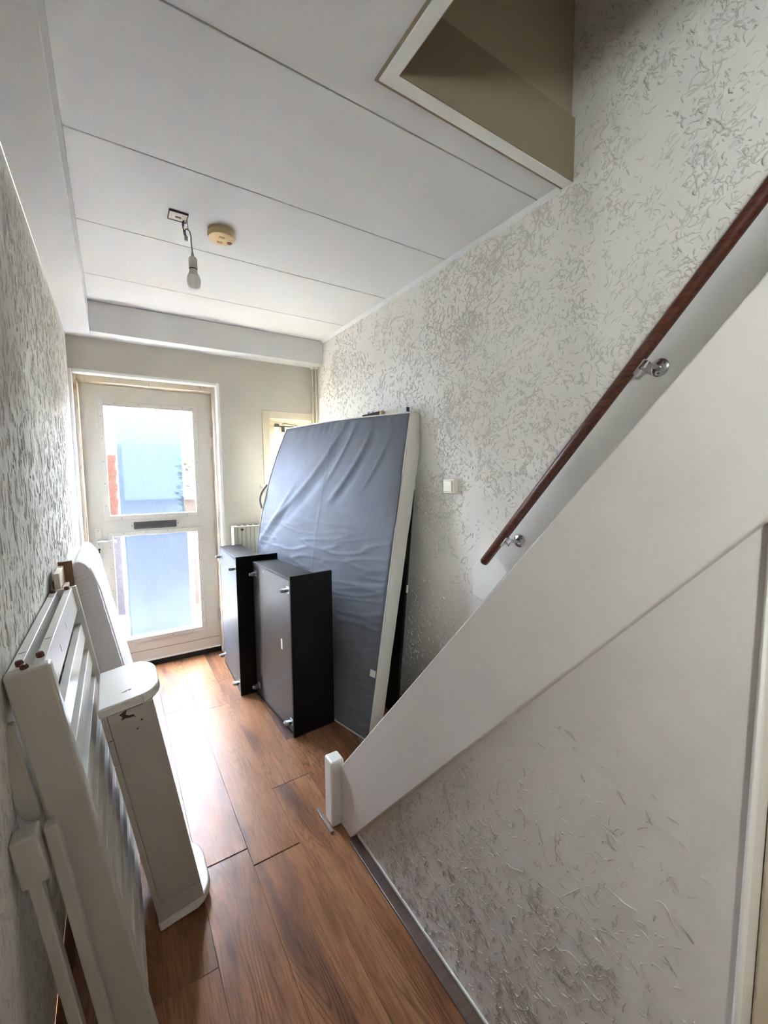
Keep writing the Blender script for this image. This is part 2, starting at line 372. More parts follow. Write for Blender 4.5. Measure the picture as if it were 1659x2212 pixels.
# under-stair wall: triangle below the string
def ptop(y): return .316 + SL*(1.471-y)
def pbot(y): return .020 + SL*1.0*(1.425-y)
us = struct(build('wall_understair', MB().prism([(YJ, 0), (1.425, 0), (1.425, .03), (YJ, pbot(YJ)+.06)], XS, XS+.03, 'x'), M['plaster_stair']), 'triangular textured wall below the closed stair string')
build('edge_filler', MB().prism([(YJ+.02, 0.0), (1.425, 0.0), (1.425, .016), (YJ+.02, .012)], XS-.005, XS+.001, 'x'), M['smooth_white'], us, bevel=.002)
# closed stair string
st = struct(build('trim_1', MB().prism([(1.431, .006), (1.518, .006), (1.518, .262), (YJ+.0, ptop(YJ)), (-.68, ptop(-.68)), (-.68, pbot(-.68)), (YJ, pbot(YJ))], XP, XP+.034, 'x'), M['string'], bevel=.004, segs=3), 'smooth cream closed string rising beside the stairs')
# corner bead, reveal and jamb of the opening on the right
cb = struct(build('trim_2', B(.764, .782, YJ-.008, YJ, 0, ZC), M['smooth_white'], bevel=.004), 'thin white corner bead at the right edge')
rv = struct(build('wall_reveal', boxes([(.776, 1.03, YJ, YJ+.06, 0, 1.35), (1.03, 1.08, -.72, YJ, 0, 1.6), (XS, 1.08, YB, -.72, 0, 1.6)]), M['smooth']))
jb = struct(build('door_2', boxes([(.856, 1.02, YJ-.028, YJ-.001, 0, 1.35)]), M['door_frame'], bevel=.006), 'cream jamb of the cupboard door on the right')
build('door_leaf', B(1.018, 1.03, -.70, YJ-.03, 0.005, 1.35), M['door'], jb, bevel=.002)
build('closing_board', boxes([(.78, 1.58, -.72, YJ+.01, 1.352, 1.40), (.78, .80, -.72, YJ, 1.40, 1.62)]), M['smooth'], rv)
# stairs behind the string (treads and risers)
stairs = root('staircase', 'pale painted wooden stairs hidden behind the smooth cream string', 'stairs', loc=(1.16, 1.40, 0))
SA = At(stairs)
for k in range(14):
    y0 = 1.40-.1738*k; z = .2*(k+1)
    if z > 2.70: break
    SA.part('tread', B(XS+.033, XR-.012, y0-.21, y0+.012, z-.03, z), M['smooth'], bevel=.003)
    SA.part('riser', B(XS+.033, XR-.012, y0-.012, y0, z-.2+(0 if k else .0), z-.03), M['smooth_white'])

# smooth strip the handrail is fixed to
sy0 = 1.575
sk = struct(build('trim_3', MB().prism([(1.585, 1.0), (1.58, .86), (1.50, .845), (-.9, .845+SL*2.4), (-.9, 1.0+SL*2.485)], XR-.009, XR+.002, 'x'), M['smooth_white'], bevel=.003), 'smooth white painted band on the wall behind the handrail')

# plaster ridges ("stuff"): thousands of trowel worms
def strokes(name, label, parent, material, centres, dirs, lens, curv, width, height, plane, sign):
    """centres (n,2) in wall plane (y,z); plane = x of the face; sign = direction out of the wall"""
    n = len(centres); K = 9
    t = np.linspace(-.5, .5, K)
    ph = dirs[:, None] + curv[:, None]*lens[:, None]*t[None, :] + .6*np.sin(t[None, :]*9+rng.uniform(0, 6, n)[:, None])*rng.uniform(0, 1, n)[:, None]
    step = lens[:, None]/(K-1)
    dy = np.cos(ph)*step; dz = np.sin(ph)*step
    py = centres[:, 0:1] + np.cumsum(dy, 1) - dy.sum(1, keepdims=True)/2
    pz = centres[:, 1:2] + np.cumsum(dz, 1) - dz.sum(1, keepdims=True)/2
    taper = np.sqrt(np.clip(1-(2*t)**2, 0, 1))*.8+.12
    wv = rng.uniform(.7, 1.3, (n, 1))
    w = width*taper[None, :]*wv*rng.uniform(.8, 1.2, (n, K)); h = height*taper[None, :]*wv*rng.uniform(.6, 1.2, (n, K))
    ny, nz = -np.sin(ph), np.cos(ph)
    V = np.zeros((n, K, 3, 3), np.float32)
    asym = rng.uniform(-.5, .5, (n, 1))
    for q, (k, hh) in enumerate(((-.5, 0), (0, 1), (.5, 0))):
        kk = k + (asym if q == 1 else 0)
        V[:, :, q, 0] = plane + sign*(h*hh - (0.0004 if hh == 0 else 0))
        V[:, :, q, 1] = py + ny*w*kk; V[:, :, q, 2] = pz + nz*w*kk
    base = (np.arange(n)*K*3)[:, None, None]
    i = np.arange(K-1)[None, :, None]; q = np.arange(2)[None, None, :]
    a = base+i*3+q; F = np.stack([a, a+1, a+4, a+3], -1).reshape(-1, 4)
    if sign > 0: F = F[:, ::-1]
    me = bpy.data.meshes.new(name); nv = n*K*3; nf = len(F)
    me.vertices.add(nv); me.vertices.foreach_set('co', V.reshape(-1))
    me.loops.add(nf*4); me.loops.foreach_set('vertex_index', F.reshape(-1).astype(np.int32))
    me.polygons.add(nf); me.polygons.foreach_set('loop_start', np.arange(0, nf*4, 4, dtype=np.int32)); me.polygons.foreach_set('loop_total', np.full(nf, 4, np.int32))
    me.polygons.foreach_set('use_smooth', np.ones(nf, bool)); me.update(calc_edges=True); me.validate()
    me.materials.append(material)
    o = bpy.data.objects.new(name, me); COL.objects.link(o); o.parent = parent; o['kind'] = 'stuff'
    return o
def swirl(nc, per, ybox, zbox, rmin, rmax, keep):
    C_, D_, K_ = [], [], []
    for _ in range(nc):
        cy, cz = rng.uniform(*ybox), rng.uniform(*zbox); R0 = rng.uniform(.04, .22); m = rng.poisson(per*(R0/.12))
        a0, a1 = rng.uniform(0, 6.28), rng.uniform(1.2, 5.5)
        th = a0+rng.uniform(0, a1, m); r = R0*np.sqrt(rng.uniform(.04, 1, m))
        y, z = cy+r*np.cos(th), cz+r*np.sin(th)*rng.uniform(.8, 1.5)
        C_.append(np.stack([y, z], 1)); D_.append(th+np.pi/2+rng.normal(0, .45, m)); K_.append(1/np.maximum(r, .02)*rng.uniform(.2, 1.1, m)*rng.choice([1, 1, -1], m)+rng.normal(0, 38, m))
    C_ = np.concatenate(C_); D_ = np.concatenate(D_); K_ = np.concatenate(K_)
    k = keep(C_[:, 0], C_[:, 1]); return C_[k], D_[k], K_[k]
def keep_right(y, z):
    top = 1.0+SL*(1.585-y)+.0
    inband = (y < 1.6) & (z > .845+SL*(1.5-y)-.02) & (z < top+.02)
    hidden = (y < 1.45) & (z < ptop(y)-.35)
    low = (z < 1.25-.1*(y-1.6)) & (rng.uniform(0, 1, len(y)) < .45)
    sw = (abs(y-1.752) < .065) & (abs(z-1.43) < .055)
    return ~inband & ~hidden & ~low & ~sw & (z > 0.01) & (y < 3.5) & (z < 4.4)
c, d, k = swirl(1150, 22, (-.7, 3.5), (.2, 4.2), .02, .2, keep_right)
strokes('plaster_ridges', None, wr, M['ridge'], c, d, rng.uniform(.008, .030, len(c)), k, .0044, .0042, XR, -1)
c2_, d2_, k2_ = swirl(120, 12, (-.7, 3.5), (.2, 4.2), .02, .2, keep_right)
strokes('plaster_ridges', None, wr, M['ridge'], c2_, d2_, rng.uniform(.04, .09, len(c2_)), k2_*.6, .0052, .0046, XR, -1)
c3_, d3_, k3_ = swirl(300, 24, (-.3, 1.9), (1.5, 3.4), .02, .2, keep_right)
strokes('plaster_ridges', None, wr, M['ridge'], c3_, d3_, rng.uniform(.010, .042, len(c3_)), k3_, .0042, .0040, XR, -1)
def keep_us(y, z):
    frac = np.clip((1.0-z)/.9, 0, 1)   # less worked towards the top
    return (z > .02) & (y > YJ+.03) & (y < 1.40) & (z < pbot(y)-.03) & (rng.uniform(0, 1, len(y)) < frac*np.where(y < .38, .45, 1.0))
c, d, k = swirl(480, 16, (YJ, 1.42), (0, 1.25), .02, .2, keep_us)
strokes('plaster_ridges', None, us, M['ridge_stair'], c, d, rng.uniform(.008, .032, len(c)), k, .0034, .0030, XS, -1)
c, d, k = swirl(50, 9, (YJ, 1.42), (0, 1.3), .02, .2, keep_us)
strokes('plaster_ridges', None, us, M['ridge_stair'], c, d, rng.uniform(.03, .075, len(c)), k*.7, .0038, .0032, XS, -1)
nL = 9000
cl = np.stack([rng.uniform(.3, 3.5, nL), rng.uniform(.1, 2.4, nL)], 1)
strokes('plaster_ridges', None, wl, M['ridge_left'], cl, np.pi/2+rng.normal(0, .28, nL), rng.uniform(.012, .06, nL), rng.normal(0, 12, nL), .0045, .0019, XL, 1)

# ------------------------------------------------------------------ ceiling
HX, HY = .748, 1.072       # stairwell opening corner
HB = -1.45
ce = struct(build('ceiling', boxes([(XL-.1, HX, YB, YE+.2, ZC+.014, ZC+.15), (HX, XR, HY, YE+.2, ZC+.014, ZC+.15), (HX, XR, YB, HB, ZC+.014, ZC+.15)]), M['ceiling_gap']), 'white board ceiling with recessed seams and a stairwell opening')
seams = [YB, -1.70+.0, -1.124, -.537, .05, .636, 1.222, 1.798, 2.384, 2.975, 3.41]
seams = [YB, -1.124, -.537, .05, .636, 1.222, 1.798, 2.384, 2.975, 3.41]
G = .0028
for a, b in zip(seams[:-1], seams[1:]):
    if a >= HY:
        mb = B(-.077, XR-.002, a+G, b-G, ZC, ZC+.014)
    elif b > HY:
        mb = MB().prism([(-.077, a+G), (HX, a+G), (HX, HY), (XR-.002, HY), (XR-.002, b-G), (-.077, b-G)], ZC, ZC+.014, 'z')
    elif a < HB-.3:
        mb = B(-.077, XR-.002, a+G, HB, ZC, ZC+.014) if b <= HB else B(-.077, HX, a+G, b-G, ZC, ZC+.014)
    else:
        mb = B(-.077, HX, a+G, b-G, ZC, ZC+.014)
    build('ceiling_panel', mb, M['ceiling'], ce, bevel=.0012, segs=1)
struct(build('trim_4', B(XL, -.077, YB, YE, 2.44, ZC), M['ceiling'], bevel=.003), 'boxed-in strip along the left edge of the ceiling')
struct(build('trim_5', boxes([(-.077, XR, 3.408, YE, 2.44, ZC)]), M['ceiling'], bevel=.003), 'white beam casing above the front door')
struct(build('trim_6', MB().prism([(XR-.02, ZC), (XR, ZC-.02), (XR, ZC)], HY+.05, 3.408, 'y'), M['ceiling']), 'thin white cove bead along ceiling and right wall')
struct(build('trim_7', MB().prism([(HX-.042, HY+.04), (XR, HY+.04), (XR, HY), (HX, HY), (HX, HB), (HX-.042, HB)], ZC-.008, ZC+.001, 'z'), M['smooth_white'], bevel=.002), 'flat white trim around the stairwell opening')
# shaft and landing walls
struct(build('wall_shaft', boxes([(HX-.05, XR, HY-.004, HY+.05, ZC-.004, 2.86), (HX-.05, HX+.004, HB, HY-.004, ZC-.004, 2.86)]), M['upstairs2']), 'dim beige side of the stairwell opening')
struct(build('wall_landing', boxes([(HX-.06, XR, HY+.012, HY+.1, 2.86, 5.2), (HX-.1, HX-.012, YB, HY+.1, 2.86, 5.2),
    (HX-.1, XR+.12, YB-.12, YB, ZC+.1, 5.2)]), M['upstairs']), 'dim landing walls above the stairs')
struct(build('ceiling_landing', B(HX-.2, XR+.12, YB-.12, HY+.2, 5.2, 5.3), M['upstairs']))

# ------------------------------------------------------------------ front door
YD = 3.700
d1 = bpy.data.objects.new('door_1', None); COL.objects.link(d1); d1.matrix_world = Matrix.Translation((.265, YD, 0)); struct(d1, 'cream half-glazed front door with two frosted panes')
DA = At(d1)
f = MB(); f.box(DX0, -.178, YE+.055, 3.80, .0, DZ-.0); f.box(.704, DX1, YE+.055, 3.80, .0, DZ); f.box(-.178, .704, YE+.055, 3.80, 2.158, DZ)
f.box(-.178, -.160, YD+.045, 3.80, 0, 2.158); f.box(.686, .704, YD+.045, 3.80, 0, 2.158); f.box(-.160, .686, YD+.045, 3.80, 2.140, 2.158)
DA.part('frame', f, M['door_frame'], bevel=.003, label='weathered cream door frame with flaking paint')
f = MB(); f.box(DX0-.02, DX0+.006, YE-.006, YE+.06, 0, DZ+.02); f.box(DX1-.006, DX1+.02, YE-.006, YE+.06, 0, DZ+.02); f.box(DX0+.006, DX1-.006, YE-.006, YE+.06, DZ-.006, DZ+.02)
DA.part('reveal_bead', f, M['smooth_white'], bevel=.008, segs=3)
U = (-.038, .562, 1.20, 2.012); Lo = (-.030, .560, .238, 1.052)
leaf = MB(); z0, z1, x0, x1 = .045, 2.153, -.174, .700
for (a, b, c_, d_) in ((x0, U[0], z0, z1), (U[1], x1, z0, z1), (U[0], U[1], U[3], z1), (U[0], U[1], Lo[3], U[2]), (U[0], U[1], z0, Lo[2])):
    leaf.box(a, b, YD, YD+.04, c_, d_)
leaf.box(U[0]-.0, Lo[0], YD, YD+.04, Lo[2], Lo[3])
lf = DA.part('leaf', leaf, M['door'])
for (a, b, c_, d_) in (U, Lo):
    w = .030; m = MB(); m.box(a-w, a+.006, YD-.010, YD+.012, c_-w, d_+w); m.box(b-.006, b+w, YD-.010, YD+.012, c_-w, d_+w)
    m.box(a+.006, b-.006, YD-.010, YD+.012, c_-w, c_+.006); m.box(a+.006, b-.006, YD-.010, YD+.012, d_-.006, d_+w)
    DA.part('glazing_bead', m, M['door'], lf, bevel=.003)
    px = a-w*.5
    for i in range(5):
        for xx in (a-w*.5, b+w*.5):
            zz = c_+(d_-c_)*(i+.5)/5; DA.part('screw', MB().lathe([(.003, -.0115), (.003, -.009)], (xx, YD, zz), 'y', 8), M['screw'], lf)
    for i in range(4):
        for zz in (c_-w*.5, d_+w*.5):
            xx = a+(b-a)*(i+.5)/4; DA.part('screw', MB().lathe([(.003, -.0115), (.003, -.009)], (xx, YD, zz), 'y', 8), M['screw'], lf)
DA.part('pane', B(U[0]-.004, U[1]+.004, YD+.018, YD+.022, U[2]-.004, U[3]+.004), M['glass'], label='hammered glass in the upper opening')
DA.part('pane', B(Lo[0]-.004, Lo[1]+.004, YD+.018, YD+.022, Lo[2]-.004, Lo[3]+.004), M['glass'], label='hammered glass in the lower opening')
DA.part('privacy_film', B(.034, .468, YD+.0165, YD+.0176, 1.207, 1.985), M['film'], label='pale blue frosted film on the upper pane')
DA.part('privacy_film', B(.042, .482, YD+.0165, YD+.0176, .252, 1.046), M['film'], label='pale blue frosted film on the lower pane')
ml = DA.part('mail_slot', B(.112, .404, YD-.012, YD+.0, 1.094, 1.150), M['grey_plastic'], bevel=.006, segs=3, label='dark grey mail slot flap')
DA.part('flap', B(.122, .394, YD-.015, YD-.010, 1.102, 1.142), M['grey_plastic'], ml, bevel=.002)
for xx in (.100, .416): DA.part('screw', MB().lathe([(.004, -.004), (.004, .001)], (xx, YD, 1.122), 'y', 8), M['screw'], ml)
hp = DA.part('handle_plate', B(-.137, -.091, YD-.006, YD+.0, .889, 1.115), M['door'], bevel=.003, label='painted cream lock plate')
lev = MB(); lev.tube([(-.114, YD-.002, 1.027), (-.114, YD-.045, 1.027), (-.104, YD-.052, 1.028), (-.03, YD-.052, 1.026), (-.004, YD-.050, 1.024)], [.009, .009, .0085, .0065, .006], 12)
DA.part('lever_handle', lev, M['chrome'], hp, smooth=True, label='chrome lever')
kh = MB(); kh.lathe([(.0085, -.0075), (.0085, -.0055)], (-.114, YD, .962), 'y', 14); kh.box(-.118, -.110, YD-.0075, YD-.0055, .936, .958)
DA.part('keyhole', kh, M['dent'], hp)
for zz in (1.10, 1.0, .902): DA.part('screw', MB().lathe([(.0035, -.0075), (.0035, -.005)], (-.114, YD, zz), 'y', 8), M['screw'], hp)
for (a, b) in ((1.808, 1.909), (1.62, 1.733), (1.043, 1.132), (.265, .379)):
    m = MB(); m.tube([(.702, YD-.010, a), (.702, YD-.010, b)], .0075, 10); m.box(.688, .704, YD-.006, YD-.001, a+.004, b-.004)
    h = DA.part('hinge', m, M['hinge'], smooth=True)
    for t in (.33, .66): DA.part('knuckle_gap', MB().tube([(.702, YD-.010, a+(b-a)*t-.001), (.702, YD-.010, a+(b-a)*t+.001)], .0079, 10), M['screw'], h)
DA.part('rail_groove', B(-.174, .70, YD-.0012, YD+.001, .132, .135), M['screw'])
DA.part('weather_bar', B(-.172, .698, YD-.012, YD+.0, .045, .058), M['smooth_white'], bevel=.003)
DA.part('threshold', B(DX0, DX1, YD-.002, 3.80, 0.0, .040), M['dark_gap'], label='black gap and sill under the door')

# ------------------------------------------------------------------ small window
w1 = bpy.data.objects.new('window_1', None); COL.objects.link(w1); w1.matrix_world = Matrix.Translation((1.33, YE, 1.42)); struct(w1, 'small cream wooden window half hidden by the mattress')
WA = At(w1)
f = MB(); f.box(1.078, 1.140, YE-.014, YE+.004, 1.42, 2.04); f.box(1.514, 1.572, YE-.014, YE+.004, 1.42, 2.04); f.box(1.140, 1.514, YE-.014, YE+.004, 1.975, 2.04)
WA.part('architrave', f, M['window_wood'], bevel=.003)
WA.part('sill', boxes([(1.045, 1.56, YE-.045, YE+.10, 1.395, 1.422)]), M['window_wood'], bevel=.004)
WA.part('apron', B(1.075, 1.55, YE-.014, YE+.0, 1.355, 1.395), M['window_wood'], bevel=.003)
f = MB(); f.box(1.140, 1.152, YE, YE+.14, 1.42, 1.975); f.box(1.503, 1.514, YE, YE+.14, 1.42, 1.975); f.box(1.152, 1.503, YE, YE+.14, 1.962, 1.975)
WA.part('reveal_lining', f, M['window_wood'])
sh = MB(); sh.box(1.152, 1.205, YE+.05, YE+.085, 1.424, 1.962); sh.box(1.455, 1.503, YE+.05, YE+.085, 1.424, 1.962); sh.box(1.205, 1.455, YE+.05, YE+.085, 1.424, 1.475); sh.box(1.205, 1.455, YE+.05, YE+.085, 1.862, 1.918)
sf = WA.part('sash', sh, M['window_wood'], bevel=.003)
WA.part('pane', B(1.20, 1.46, YE+.064, YE+.068, 1.47, 1.868), M['clear'], sf)
WA.part('sash_gap', B(1.152, 1.503, YE+.052, YE+.078, 1.918, 1.926), M['dark_gap'])
WA.part('top_rail', B(1.152, 1.503, YE+.04, YE+.085, 1.926, 1.962), M['window_wood'], bevel=.002)
WA.part('latch', boxes([(1.196, 1.236, YE+.03, YE+.05, 1.915, 1.94), (1.262, 1.285, YE+.03, YE+.05, 1.87, 1.925)]), M['grey_plastic'], bevel=.002)
WA.part('latch_keeper', B(1.195, 1.235, YE+.036, YE+.05, 1.872, 1.912), M['smooth_white'], bevel=.002)
WA.part('stay_bar', MB().tube([(1.262, YE+.03, 1.938), (1.285, YE+.03, 1.944), (1.40, YE+.03, 1.93)], .004, 8), M['screw'])

# ------------------------------------------------------------------ pipes in the corner
for i, (xx, yy) in enumerate(((1.535, 3.548), (1.556, 3.520))):
    p = root('heating_pipe', ['left of the two cream heating pipes in the far corner', 'right one of two cream heating pipes, tight against right wall'][i], 'pipe', loc=(xx, yy, 0))
    PA = At(p); PA.part('pipe', MB().tube([(xx, yy, 0.0), (xx, yy, 2.44)], .0078, 12), M['window_wood'], smooth=True)
    PA.part('collar', MB().lathe([(.016, 0), (.016, -.012), (.009, -.016)], (xx, yy, 2.4395), 'z', 16), M['smooth_white'], smooth=True)
    PA.part('pipe_clip', B(xx-.011, xx+.011, yy-.010, yy+.012, 2.18, 2.20), M['window_wood'], bevel=.002)

# ------------------------------------------------------------------ radiator
rd = root('radiator', 'cream panel radiator with vertical flutes below the small window', 'radiator', loc=(1.15, 3.5, .45)); RA = At(rd)
prof = []; x = .800; n = 20; pitch = .0333
pts = []
for i in range(n):
    xa = .812+i*pitch; pts += [(xa, 3.468), (xa+.004, 3.478), (xa+.010, 3.478), (xa+.014, 3.468)]
poly = [(.795, 3.468)] + pts + [(1.490, 3.468), (1.490, 3.490), (.795, 3.490)]
RA.part('front_panel', MB().prism(poly, .47, 1.075, 'z'), M['radiator'])
RA.part('back_panel', B(.795, 1.490, 3.525, 3.545, .47, 1.075), M['radiator'], bevel=.003)
RA.part('top_grille', boxes([(.790, 1.495, 3.464, 3.548, 1.075, 1.088)]), M['radiator'], bevel=.003)
for i in range(14): RA.part('grille_slot', B(.83+i*.045, .86+i*.045, 3.485, 3.530, 1.087, 1.0893), M['dent'])
RA.part('side_cover', B(.788, .797, 3.464, 3.548, .47, 1.086), M['radiator'], bevel=.002)
RA.part('sticker', B(.845, .868, 3.4635, 3.4645, 1.052, 1.066), M['rust'], label='small reddish maker sticker')
for xx in (.90, 1.35): RA.part('wall_bracket', B(xx, xx+.03, 3.545, 3.570, .55, 1.0), M['steel'])

# ------------------------------------------------------------------ light switch
sw = root('light_switch', 'cream square rocker light switch on the textured right wall', 'light switch', loc=(XR, 1.752, 1.43)); QA = At(sw)
QA.part('surface_box', B(XR-.030, XR, 1.705, 1.799, 1.389, 1.471), M['switch'], bevel=.006, segs=3)
QA.part('rocker', B(XR-.036, XR-.028, 1.720, 1.788, 1.400, 1.460), M['switch'], bevel=.003)

# ------------------------------------------------------------------ handrail
hr = root('handrail', 'round dark red-brown wooden handrail rising along the right wall', 'handrail', loc=(1.50, 1.45, 1.05)); HA = At(hr)
r0 = Vector((1.505, 1.447, 1.062)); dr = Vector((0, -1.0, SL+.03)); dr.normalize()
pts = [r0+dr*.0, r0+dr*.004, r0+dr*.012, r0+dr*2.9]
HA.part('rail', MB().tube(pts, [.012, .0185, .0215, .0215], 24), M['rail'], smooth=True)
for (yy, zz) in ((1.282, 1.187), (.718, 1.849)):
    # bracket: wall rose, bent arm, saddle
    tq = (zz+.035, yy+.03)
    s = (r0.y-(yy+.050))/(-dr.y); P = r0+dr*s
    perp = Vector((0, -dr.z, dr.y))      # below the rail
    if perp.z > 0: perp = -perp
    sad = P+perp*.0215
    c0 = Vector((XR-.009, yy, zz))
    rose = MB().lathe([(.030, 0), (.030, -.003), (.024, -.008), (.010, -.010)], (XR-.009, yy, zz), 'x', 28)
    br = HA.part('bracket', rose, M['chrome'], smooth=True, label='polished chrome bracket')
    arm = [c0+Vector((-.006, 0, 0)), c0+Vector((-.035, 0, 0)), c0+Vector((-.055, .004, .006)), sad+perp*.022+Vector((.006, -.0, 0)), sad+perp*.004]
    HA.part('arm', MB().tube(arm, [.0085, .0085, .0078, .0062, .0062], 12), M['chrome'], br, smooth=True)
    Tm = Matrix.Translation(sad) @ Matrix.Rotation(math.atan2(dr.z, dr.y), 4, 'X')
    HA.part('saddle', B(-.012, .012, -.028, .028, -.004, .004, T=Tm), M['chrome'], br, bevel=.003)
    for yy2, zz2 in ((-.018, .012), (.018, .012), (0, -.02)):
        HA.part('screw', MB().lathe([(.004, -.0095), (.004, -.006)], (XR-.009, yy+yy2, zz+zz2), 'x', 8), M['screw'], br)

# ------------------------------------------------------------------ newel post and floor profiles
npz = root('newel_post', 'short square white newel post at the foot of the stair string', 'post', loc=(.73, 1.555, 0)); NA = At(npz)
NA.part('shaft', B(.702, .764, 1.519, 1.590, 0, .292), M['smooth_white'], bevel=.009, segs=3)
fp = tag(build('floor_profile', B(.684, .700, 1.498, 1.645, 0, .008), M['metal_profile'], bevel=.002), 'short brown metal edge strip on the floor beside newel post', 'floor trim')
fp.location.z = .0
bs = struct(build('baseboard_right', B(.730, .768, YJ+.03, 1.425, 0, .010), M['skirting'], bevel=.003), 'flat dark brown edge strip at the foot of the under-stair wall')

# ------------------------------------------------------------------ ceiling lamp: wires, holder, bulb
lp = root('hanging_bulb', 'bare unlit opal bulb hanging from ceiling wires', 'lamp', loc=(.30, 2.13, ZC)); LA = At(lp)
Tb = Matrix.Translation((.302, 2.128, ZC)) @ Matrix.Rotation(math.radians(0), 4, 'Z')
LA.part('ceiling_box', B(-.036, .036, -.036, .030, -.006, .0, T=Tb), M['window_wood'], bevel=.001, label='small cream junction plate')
fr_ = MB(); fr_.box(-.038, .038, -.038, -.035, -.008, 0, T=Tb); fr_.box(-.038, .038, .030, .033, -.008, 0, T=Tb); fr_.box(-.038, -.035, -.035, .030, -.008, 0, T=Tb); fr_.box(.034, .038, -.035, .030, -.008, 0, T=Tb)
LA.part('plate_rim', fr_, M['cable_dark'])
LA.part('plate_slot', B(-.010, .012, -.004, .006, -.0075, -.005, T=Tb), M['timber_brown'])
LA.part('wire', MB().tube([(.325, 2.144, 2.630), (.321, 2.144, 2.612), (.324, 2.144, 2.595), (.326, 2.146, 2.575), (.331, 2.146, 2.562)], .0022, 8), M['cable_dark'], smooth=True)
LA.part('wire', MB().tube([(.328, 2.142, 2.630), (.326, 2.142, 2.610), (.321, 2.140, 2.597), (.331, 2.142, 2.580), (.334, 2.144, 2.562)], .0022, 8), M['cable_dark'], smooth=True)
LA.part('connector', boxes([(.326, .341, 2.138, 2.150, 2.545, 2.566)]), M['socket'], bevel=.003)
LA.part('hook', MB().tube([(.341, 2.144, 2.635), (.343, 2.144, 2.612), (.343, 2.144, 2.600), (.338, 2.144, 2.594)], .0018, 8), M['cable'], smooth=True)
LA.part('cord', MB().tube([(.333, 2.144, 2.568), (.330, 2.144, 2.585), (.334, 2.144, 2.596), (.342, 2.144, 2.598), (.350, 2.144, 2.590), (.354, 2.144, 2.570), (.354, 2.144, 2.545), (.356, 2.144, 2.520), (.3575, 2.144, 2.500)], .0028, 10), M['cable'], smooth=True)
hold = LA.part('bulb_holder', MB().lathe([(.005, 2.502), (.007, 2.486), (.016, 2.479), (.0185, 2.470), (.0185, 2.432)], (.3575, 2.144, 0), 'z', 24), M['socket'], smooth=True)
LA.part('seal_ring', MB().lathe([(.0175, 2.432), (.0175, 2.4285)], (.3575, 2.144, 0), 'z', 24), M['dark_gap'], hold)
bl = LA.part('bulb', MB().lathe([(.0165, 2.4285), (.0175, 2.416), (.022, 2.406), (.0255, 2.400)], (.3575, 2.144, 0), 'z', 28), M['bulb_neck'], smooth=True, label='grey-white bulb neck')
LA.part('globe', MB().lathe([(.0256, 2.400), (.0285, 2.392), (.0298, 2.380), (.0290, 2.366), (.0255, 2.354), (.019, 2.345), (.010, 2.3405), (.001, 2.339)], (.3575, 2.144, 0), 'z', 28), M['bulb'], bl, smooth=True, label='glossy opal globe')

# ------------------------------------------------------------------ smoke detector
sd = root('smoke_detector', 'yellowed round smoke detector on the ceiling beside the bulb', 'smoke detector', loc=(.49, 2.17, ZC)); DA2 = At(sd)
cx, cy = .488, 2.150
DA2.part('base', MB().lathe([(.057, ZC), (.058, ZC-.008), (.055, ZC-.013)], (cx, cy, 0), 'z', 40), M['detector_side'], smooth=True)
body = DA2.part('body', MB().lathe([(.052, ZC-.012), (.061, ZC-.014), (.062, ZC-.026), (.060, ZC-.031)], (cx, cy, 0), 'z', 40), M['detector_side'], smooth=True)
DA2.part('cap', MB().lathe([(.060, ZC-.0305), (.058, ZC-.036), (.050, ZC-.039), (.001, ZC-.040)], (cx, cy, 0), 'z', 40), M['detector'], body, smooth=True)
for (ax, ay, nn) in ((-.004, -.022, 4), (-.004, .024, 4)):
    for i in range(nn):
        DA2.part('vent_slot', B(cx+ax-.011+i*.0065, cx+ax-.011+i*.0065+.0035, cy+ay-.008, cy+ay+.008, ZC-.0408, ZC-.039), M['detector_vent'], body)
DA2.part('test_button', MB().lathe([(.011, ZC-.0415), (.011, ZC-.038)], (cx+.038, cy+.012, 0), 'z', 18), M['detector_vent'], body)

# ------------------------------------------------------------------ mattress
mt = root('mattress', 'large grey-backed mattress with white edge leaning on right wall', 'mattress', loc=(1.12, 2.6, 0)); MA = At(mt)
def lerp(a, b, t): return a+(b-a)*t
def mcurve(u, v):
    """front surface: u 0 (near edge) to 1 (far edge), v 0 bottom to 1 top"""
    bot = [(1.127, 1.929, .004), (1.066, 2.20, .004), (1.01, 2.62, .004), (.985, 3.36, .004)]
    us_ = [0, .2, .5, 1.0]
    for i in range(3):
        if u <= us_[i+1]+1e-9:
            t = (u-us_[i])/(us_[i+1]-us_[i]); b = Vector([lerp(bot[i][k], bot[i+1][k], t) for k in range(3)]); break
    m0, m1 = Vector((1.304, 1.978, .894)), Vector((.935, 3.325, .894)); m_ = m0.lerp(m1, u)
    t0, t1 = Vector((1.497, 2.031, 1.862)), Vector((1.172, 3.225, 1.862)); t_ = t0.lerp(t1, u)
    t_.z += .012*math.sin(math.pi*u)-.004
    # corners rounded
    c = v; a = (c-.48)*(c-1)/(.48); b2 = c*(c-1)/(.48*(.48-1)); c3 = c*(c-.48)/(1*.52)
    p = b*a + m_*b2 + t_*c3
    bl = max(0, 1-v/.35)*(1-min(1, u/.25)) ; return p
nrm_g = Vector((-.93, -.26, .25)).normalized()
from mathutils import noise as mn
